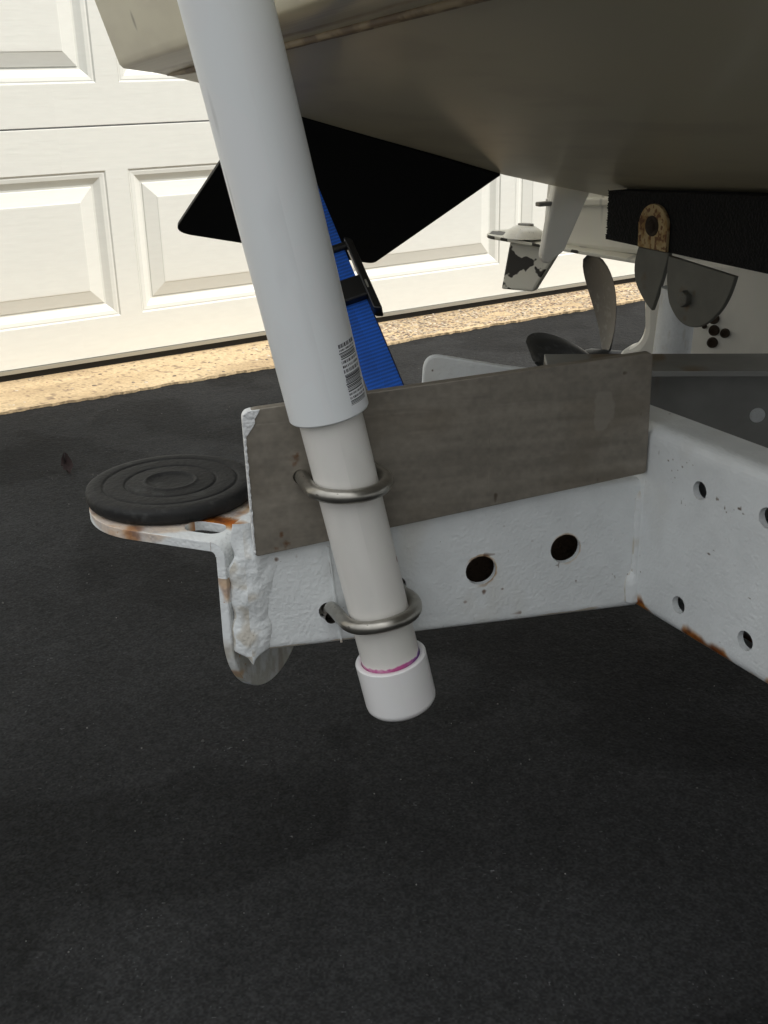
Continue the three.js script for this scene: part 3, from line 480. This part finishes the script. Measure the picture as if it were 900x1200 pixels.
// ---------------------------------------------------------------- boat
const C1 = V(-0.2803, 0.6873, -1.318), FB = V(0.43, 0, 0.903).normalize(), BD = V(0.903, 0, -0.43).normalize();
const boatM = new THREE.Matrix4().makeBasis(FB, UP, BD).setPosition(C1); // (forward, up, inboard)
const bp = (f, y, b) => V(f, y, b).applyMatrix4(boatM);
const boat = thing('motor_boat', 'cream fibreglass boat hull resting above the white trailer', 'boat', bp(1.8, -0.16, 0.6725));
{
  const HB = 0.6725, F = [-0.0, 0.04, 0.15, 0.3, 0.5, 0.8, 1.2, 1.7, 2.3, 2.9, 3.5, 4.1, 4.7];
  const tp = (f) => 1 - 0.96 * Math.pow(clamp((f - 1.9) / 2.85), 2.1);
  const rise = (f) => 0.062 * f;
  // cross-section from keel to gunwale, near side (b from HB down to below 0)
  function section(f) {
    const k = tp(f), kl = -0.1849 + 0.068 * f + 0.34 * Math.pow(clamp((f - 2.4) / 2.4), 2), ch = rise(f) + 0.2 * Math.pow(clamp((f - 1.9) / 2.9), 2), o = [];
    const w = (b) => HB - (HB - b) * k;
    for (const [b, d] of [[0.6725, 0], [0.6255, 0.0585], [0.5786, 0.1124], [0.5378, 0.164], [0.497, 0.2161], [0.4, 0.372], [0.3215, 0.492], [0.268, 0.575], [0.214, 0.660], [0.15, 0.77], [0.0875, 0.885], [0.05, 0.935], [0.036, 0.95]]) o.push([w(b), kl + (ch - kl) * d]);
    o.push([w(0.032), ch - 0.0088], [w(0.004), ch - 0.0045], [w(0.0), ch - 0.0005], [w(-0.002), ch + 0.006], [w(-0.014), ch + 0.07], [w(-0.045), ch + 0.25], [w(-0.08), ch + 0.52], [w(-0.085), ch + 0.62]);
    return o;
  }
  const rake = (y) => -0.62 * Math.max(0, y - 0.005) * 0.8;
  const pos = [], uvs = [], idx = []; const S = F.map(section), n = S[0].length;
  for (const side of [0, 1]) { const base = pos.length / 3;
    F.forEach((f, i) => S[i].forEach(([b, y], j) => { const q = bp(f + (i < 2 ? rake(y - rise(f)) : i < 6 ? rake(y - rise(f)) * (1 - i / 6) : 0), y, side ? 2 * HB - b : b); pos.push(q.x, q.y, q.z); uvs.push(f, j < 14 ? b : 1.2 + y); }));
    for (let i = 0; i < F.length - 1; i++) for (let j = 0; j < n - 1; j++) { const a = base + i * n + j, b = a + 1, c = a + n, d = c + 1; side ? idx.push(a, b, d, a, d, c) : idx.push(a, d, b, a, c, d); } }
  const h = new THREE.BufferGeometry(); h.setAttribute('position', new THREE.Float32BufferAttribute(pos, 3)); h.setAttribute('uv', new THREE.Float32BufferAttribute(uvs, 2)); h.setIndex(idx); h.computeVertexNormals();
  part('hull', h, M.gel, boat);
  // transom closing the stern
  const tpz = [], ti = []; S[0].forEach(([b, y]) => { for (const bb of [b, 2 * HB - b]) { const q = bp(rake(y), y, bb); tpz.push(q.x, q.y, q.z); } });
  for (let j = 0; j < n - 1; j++) { const a = 2 * j; ti.push(a, a + 2, a + 3, a, a + 3, a + 1); }
  const t = new THREE.BufferGeometry(); t.setAttribute('position', new THREE.Float32BufferAttribute(tpz, 3)); t.setIndex(ti); t.computeVertexNormals(); part('transom', boxUV(t), M.gel, boat);
  // deck
  const dp = [], di = []; F.forEach((f, i) => { const [b, y] = S[i][n - 1]; for (const bb of [b, 2 * HB - b]) { const q = bp(f + (i < 2 ? rake(y - rise(f)) : i < 6 ? rake(y - rise(f)) * (1 - i / 6) : 0), y, bb); dp.push(q.x, q.y, q.z); } });
  for (let i = 0; i < F.length - 1; i++) { const a = 2 * i; di.push(a, a + 1, a + 3, a, a + 3, a + 2); }
  const dg = new THREE.BufferGeometry(); dg.setAttribute('position', new THREE.Float32BufferAttribute(dp, 3)); dg.setIndex(di); dg.computeVertexNormals(); part('deck', boxUV(dg), M.gel, boat);
  // moulded strake just inside the chine, grimy
  const st = []; for (const f of [0.004, 0.2, 0.45, 0.8, 1.3]) st.push(bp(f, rise(f) - 0.0128, 0.052)); part('strake', noodle(st, [0.0042, 0.0042], 0.08, 70, 10, 60, 7), M.grime, boat);
  // black trim tab hinged along the transom's lower edge
  const A = [[0.006, 0.0], [0.0115, -0.3326, 0.012], [0.3233, -0.3796, 0.03], [0.352, 0.0]];
  const Cn = V(); { const hinge = bp(0, -0.1445 + 0.0, 0.4968); Cn.copy(hinge); }
  const hd = bp(0, -0.0222, 0.0875).sub(Cn).normalize(); // from the inboard corner outwards along the hinge
  const nrm = V(0.0233, 0.8396, -0.5427).normalize(); nrm.addScaledVector(hd, -nrm.dot(hd)).normalize(); const ay = V().crossVectors(hd, nrm).normalize(); if (ay.dot(FB) > 0) ay.negate();
  const zz = V().crossVectors(hd, ay.clone().negate()).normalize();
  const tq = plate(outline(A.map(([a, b, r]) => [a, -b, r])), 0.006, 0.001); tq.applyMatrix4(basis(Cn, hd, ay, V().crossVectors(hd, ay))); tq.translate(0, 0.002, 0); part('trim_tab', tq, M.blackTab, boat, 'black flat trim tab with a rounded corner');
  // speed pick-up blade hanging off the transom
  const tpl = (px, py) => [px, py];
  const bl = plate(outline([[0.603, -0.10], [0.660, -0.12], [0.654, -0.171], [0.6105, -0.257, 0.006], [0.5815, -0.274, 0.008], [0.5735, -0.262, 0.006]]), 0.014, 0.004);
  bl.applyMatrix4(basis(bp(-0.03, 0, 0), BD, UP, FB)); const fin = part('pickup_blade', bl, M.motorWhite, boat);
  part('blade_tab', box(0.03, 0.006, 0.012, 0.582, -0.190, 0.006, 0.002).applyMatrix4(new THREE.Matrix4().makeRotationZ(0.0)).applyMatrix4(basis(bp(-0.03, 0, 0), BD, UP, FB)), M.galv, fin);
}

// ---------------------------------------------------------------- bunk and its bracket (trailer parts under the hull)
{
  const T = trailer, f0 = 0.146, f1 = 1.3, b0 = 0.560, b1 = 0.600;
  // carpeted board: ragged cut end
  const s = new THREE.Shape(); s.moveTo(f0, -0.217); s.lineTo(f1, -0.226); s.lineTo(f1, -0.085); s.lineTo(f0 - 0.004, -0.1575); for (let k = 0; k <= 40; k++) { const y = -0.1575 - 0.0595 * k / 40; s.lineTo(f0 - 0.003 + 0.0045 * (fbm(k * 0.9, 1, 3, 431) - 0.5) + 0.002 * (k % 2), y); } s.closePath();
  const q = plate(s, b1 - b0, 0.002); q.applyMatrix4(new THREE.Matrix4().makeTranslation(0, 0, b0)); 
  // mirror frame (forward, up, inboard) is right-handed when taken as is
  part('carpeted_bunk', put(q, boatM), M.carpet, T, 'bunk board wrapped in black carpet with a frayed end');
  const bm = (o, x, y, z) => basis(bp(...o), x, y, z);
  // tan rusty tab with a bolt on the bunk's face
  const fr = (shape, th, b, bev = 0.0012) => { const g = plate(shape, th, bev, 20); g.applyMatrix4(new THREE.Matrix4().makeTranslation(0, 0, b - th)); return put(g, boatM); };
  const ts = new THREE.Shape(); ts.moveTo(0.2155, -0.2165); ts.lineTo(0.2150, -0.189); ts.absarc(0.2415, -0.1905, 0.0265, Math.PI, 0, true); ts.lineTo(0.268, -0.2165); ts.closePath();
  const tab = part('bunk_bracket', fr(ts, 0.005, b0 - 0.0005), M.rustyTan, T, 'round topped tan bracket tab spotted with rust');
  { const h = lathe([[0, 0.006], [0.004, 0.0058], [0.0075, 0.0035], [0.0082, 0]], 6); h.rotateX(-Math.PI / 2); h.translate(0.2405, -0.1895, b0 - 0.0055); part('bolt', put(clean(h), boatM), M.rustBolt, tab);
    const wsh = lathe([[0, 0.0015], [0.0115, 0.0012], [0.012, 0]], 24); wsh.rotateX(-Math.PI / 2); wsh.translate(0.2405, -0.1895, b0 - 0.0055); part('washer', put(clean(wsh), boatM), M.rustBolt, tab); }
  // two rounded swivel plates below
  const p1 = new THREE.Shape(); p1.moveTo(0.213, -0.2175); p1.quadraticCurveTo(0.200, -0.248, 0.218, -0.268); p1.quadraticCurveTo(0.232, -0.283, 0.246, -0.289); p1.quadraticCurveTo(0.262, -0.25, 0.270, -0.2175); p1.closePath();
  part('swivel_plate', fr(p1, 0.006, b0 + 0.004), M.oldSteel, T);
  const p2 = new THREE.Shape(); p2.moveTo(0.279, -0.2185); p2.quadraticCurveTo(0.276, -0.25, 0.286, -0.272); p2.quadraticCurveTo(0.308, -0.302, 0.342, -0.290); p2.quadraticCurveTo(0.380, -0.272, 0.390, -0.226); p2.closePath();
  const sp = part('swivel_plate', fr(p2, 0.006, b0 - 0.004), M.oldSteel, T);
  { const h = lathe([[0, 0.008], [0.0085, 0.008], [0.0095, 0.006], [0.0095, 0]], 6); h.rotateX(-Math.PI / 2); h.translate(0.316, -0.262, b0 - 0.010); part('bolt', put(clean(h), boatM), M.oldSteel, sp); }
  // support post down to a hidden low cross tube
  const pc = bp(0.280, 0, b0 + 0.030), pq = new THREE.CylinderGeometry(0.0215, 0.0235, 0.175, 36); pq.rotateZ(-0.05); pq.translate(pc.x - 0.020, 0.340, pc.z); part('bunk_post', pq, M.paint, T);
  { const d = V(0.998, 0, 0.062).normalize(); const c = box(1.5, 0.05, 0.05, 0.55, 0, 0, 0.004); c.applyMatrix4(basis(V(pc.x, 0.2549, pc.z), V(0.892, 0, -0.4521), UP, W)); part('bunk_tube', c, M.paint, T); }
}

// ---------------------------------------------------------------- outboard motor leg, seen under the hull
{
  const O = V(0.4072, 0, -1.7674), AM = V(-0.85, 0, -0.527).normalize(), NM = V(-0.5269, 0, 0.8499).normalize();
  const om = basis(O, AM, UP, NM.clone()); // x aft, y up, z towards the drive side; (AM x UP)
  const zdir = V().crossVectors(AM, UP); const OMz = basis(O, AM, UP, zdir); // right-handed
  const sgn = Math.sign(zdir.dot(NM)); // +1 when z faces the viewer
  const g = thing('outboard_motor', 'white outboard motor leg with grey propeller behind the hull', 'outboard motor', V(0.4072, 0.2, -1.7674));
  const ext = (shape, th, z, bev = 0.002) => { const q = plate(shape, th, bev, 16); q.translate(0, 0, z * sgn - th / 2); q.applyMatrix4(OMz); return q; };
  // leg and gearcase
  const ls = new THREE.Shape(); ls.moveTo(-0.36, 0.40); ls.lineTo(-0.015, 0.40); ls.lineTo(-0.018, 0.34); ls.lineTo(-0.022, 0.285); ls.quadraticCurveTo(-0.020, 0.258, 0.000, 0.250); ls.quadraticCurveTo(0.018, 0.243, 0.020, 0.222); ls.lineTo(0.020, 0.19); ls.quadraticCurveTo(-0.02, 0.16, -0.36, 0.16); ls.closePath();
  const leg = part('leg', ext(ls, 0.05, -0.01, 0.012), M.motorWhite, g);
  const tor = lathe([[0.0, -0.36], [0.03, -0.33], [0.042, -0.25], [0.044, -0.1], [0.036, 0.0], [0.03, 0.02]], 28); tor.rotateZ(-Math.PI / 2); tor.translate(0, 0.205, -0.01 * sgn); tor.applyMatrix4(OMz); part('gearcase', tor, M.motorWhite, g);
  // upper leg behind the hull with its ledge
  const us = outline([[0.160, 0.402], [-0.2, 0.39], [-0.2, 0.95], [0.12, 0.95], [0.146, 0.60, 0.02]]); part('upper_leg', ext(us, 0.07, -0.02, 0.010), M.motorWhite, g);
  part('leg_ledge', ext(outline([[0.15, 0.466], [-0.15, 0.480], [-0.15, 0.492], [0.15, 0.478]]), 0.086, -0.02, 0.003), M.motorWhite, g);
  // anti-ventilation plate: flat, wide, chipped along its edge
  { const s = outline([[0.262, 0.0, 0.0], [0.255, 0.05, 0.02], [-0.05, 0.075, 0.02], [-0.05, -0.075, 0.02], [0.235, -0.05, 0.03]]); const q = plate(s, 0.006, 0.0015, 12); q.applyMatrix4(basis(V(0, 0, 0), V(1, -0.0, 0), V(0, 0, -1), V(0, 1, 0))); q.rotateZ(0.075); q.translate(0, 0.392, -0.02 * sgn); q.applyMatrix4(OMz); part('ventilation_plate', q, M.chippedEdge, g, 'flat white plate with chipped edges'); }
  // dome bolt cover and trim fin
  { const d = lathe([[0, 0.020], [0.014, 0.0195], [0.030, 0.011], [0.037, 0]], 28); d.scale(1, 1, 0.8); d.translate(0.190, 0.4135, 0.01 * sgn); d.applyMatrix4(OMz); part('fin_cap', d, M.motorWhite, g);
    const e = lathe([[0, 0.003], [0.0135, 0.003], [0.014, 0]], 20); e.scale(1, 1, 0.6); e.translate(0.188, 0.4325, 0.01 * sgn); e.applyMatrix4(OMz); part('cap_screw', e, M.galv, g); }
  part('trim_fin', ext(outline([[0.217, 0.404], [0.231, 0.325, 0.004], [0.172, 0.325, 0.004], [0.128, 0.398]]), 0.02, 0.0, 0.004), M.chipped, g, 'chipped white fin under the plate');
  // screws on the leg, rusty
  for (const [x, y, r] of [[-0.13, 0.327, 0.008], [-0.133, 0.310, 0.0085], [-0.135, 0.292, 0.0085], [-0.152, 0.2895, 0.0075], [-0.134, 0.273, 0.0085], [-0.120, 0.297, 0.0035], [-0.128, 0.247, 0.005]]) {
    const h = lathe([[0, 0.003], [r * 0.55, 0.0035], [r * 0.6, 0.0055], [r * 0.9, 0.0055], [r, 0.0]], 18); h.rotateX(Math.PI / 2 * sgn); h.translate(x, y, (0.0148) * sgn); h.applyMatrix4(OMz); part('screw', h, M.rustBolt, leg); }
  // propeller: hub and four pitched blades
  const hubC = V(0.045, 0.205, -0.01 * sgn);
  const pg = new THREE.Group(); pg.name = 'propeller'; g.add(pg);
  const hub = lathe([[0.0, 0.055], [0.022, 0.052], [0.030, 0.03], [0.032, -0.03], [0.0, -0.03]], 28); hub.rotateZ(-Math.PI / 2); hub.translate(hubC.x, hubC.y, hubC.z); hub.applyMatrix4(OMz); part('hub', hub, M.prop, pg);
  const RB = 0.186;
  for (const a0 of [-17, 70, 162, 252]) {
    const nu = 18, nv = 14, pos = [], idx = [];
    for (const face of [1, -1]) for (let i = 0; i <= nu; i++) for (let j = 0; j <= nv; j++) {
      const t = i / nu, v = j / nv * 2 - 1, r = 0.022 + (RB - 0.022) * t, half = 0.074 * Math.pow(t + 0.03, 0.62) * Math.sqrt(clamp(1 - Math.pow(t, 6), 0.0004, 1));
      const pitch = 0.66 + 0.12 * t, c = v * half, cup = 0.010 * v * v, th2 = face * 0.0028 * (1 - v * v) * (1.2 - t) + face * 0.0004;
      const axial = -c * Math.sin(pitch) + 0.046 * t * t + cup * 0.5 + th2 * Math.cos(pitch), tang = c * Math.cos(pitch) + th2 * Math.sin(pitch) + 0.018 * t * t, ang = tang / r + a0 * Math.PI / 180;
      pos.push(hubC.x + axial, hubC.y + Math.cos(ang) * r, hubC.z + Math.sin(ang) * r * sgn);
    }
    const off = (nu + 1) * (nv + 1);
    for (let f2 = 0; f2 < 2; f2++) for (let i = 0; i < nu; i++) for (let j = 0; j < nv; j++) { const a = f2 * off + i * (nv + 1) + j, b = a + 1, c = a + nv + 1, d = c + 1; f2 ? idx.push(a, b, d, a, d, c) : idx.push(a, d, b, a, c, d); }
    const q = new THREE.BufferGeometry(); q.setAttribute('position', new THREE.Float32BufferAttribute(pos, 3)); q.setIndex(idx); q.computeVertexNormals(); const nn = q.toNonIndexed().attributes.normal.array; const b = boxUV(q); b.setAttribute('normal', new THREE.BufferAttribute(nn, 3)); b.applyMatrix4(OMz); part('blade', b, M.prop, pg);
  }
}

// ---------------------------------------------------------------- blue tie-down strap
{
  const a = V(-0.1193, 0.6187, -1.4229), b = V(0.006, 0.3664, -1.1134), d = a.clone().sub(b).normalize();
  const g = thing('tie_down_strap', 'blue woven tie down strap with black buckle beside the pole', 'strap', b.clone());
  const wd = 0.036, side = V(0.985, -0.02, 0.17); side.addScaledVector(d, -side.dot(d)).normalize(); const nz = V().crossVectors(side, d).normalize();
  const fm = basis(b, side, d, nz); const L = a.distanceTo(b);
  const lower = box(wd, 0.34, 0.0018, 0, -0.035, 0, 0.0006); lower.applyMatrix4(fm);
  const lw = part('webbing', lower, M.web, g);
  const e1 = box(0.0012, 0.34, 0.0022, wd / 2 + 0.0004, -0.035, 0); e1.applyMatrix4(fm); part('selvedge', e1, M.webEdge, lw);
  const up = box(wd * 0.92, L - 0.12, 0.0018, -0.001, 0.13 + (L - 0.12) / 2, 0.0045, 0.0006); up.applyMatrix4(fm); part('webbing', up, M.web, g);
  // cam buckle: body bar, side lever and plate
  const body = box(0.047, 0.030, 0.012, 0.0, 0.136, 0.004, 0.003); body.applyMatrix4(fm); const bk = part('buckle', body, M.blackPlastic, g);
  const s = outline([[0.019, 0.098, 0.003], [0.028, 0.094, 0.003], [0.0265, 0.20, 0.004], [0.0185, 0.205, 0.003]]); const q = plate(s, 0.016, 0.0015); q.translate(0, 0, -0.003); q.applyMatrix4(fm); part('lever', q, M.blackPlastic, bk);
  const rl = new THREE.CylinderGeometry(0.005, 0.005, 0.05, 16); rl.rotateZ(Math.PI / 2); rl.translate(0.0, 0.197, 0.006); rl.applyMatrix4(fm); part('roller', rl, M.blackPlastic, bk);
  const hl = box(0.002, 0.011, 0.0006, 0.0226, 0.132, 0.0133); hl.applyMatrix4(fm); part('rivet', hl, M.alu, bk);
}

// ---------------------------------------------------------------- dead leaf on the asphalt
{
  const pos = [], idx = [], nu = 8, nv = 5, c = V(-0.575, 0, -1.911);
  for (let i = 0; i <= nu; i++) for (let j = 0; j <= nv; j++) { const t = i / nu, v = j / nv * 2 - 1, w = 0.0105 * Math.sin(Math.PI * clamp(0.08 + t * 0.9)) * (1 + 0.3 * (noise(i * 1.7, j, 441) - 0.5)); const x = v * w, y = 0.0025 + 0.012 * v * v * (0.4 + t) + 0.014 * t * t + 0.006 * noise(i, j * 1.3, 443), z = (t - 0.5) * -0.034; const a = -0.45; pos.push(c.x + x * Math.cos(a) - z * Math.sin(a), y, c.z + x * Math.sin(a) + z * Math.cos(a)); }
  for (let i = 0; i < nu; i++) for (let j = 0; j < nv; j++) { const a = i * (nv + 1) + j; idx.push(a, a + 1, a + nv + 2, a, a + nv + 2, a + nv + 1); }
  const q = new THREE.BufferGeometry(); q.setAttribute('position', new THREE.Float32BufferAttribute(pos, 3)); q.setIndex(idx); q.computeVertexNormals();
  single('dead_leaf', boxUV(q), M.leaf, 'small curled dark brown dead leaf on the asphalt', 'leaf', c);
}

renderer.render(scene, camera);
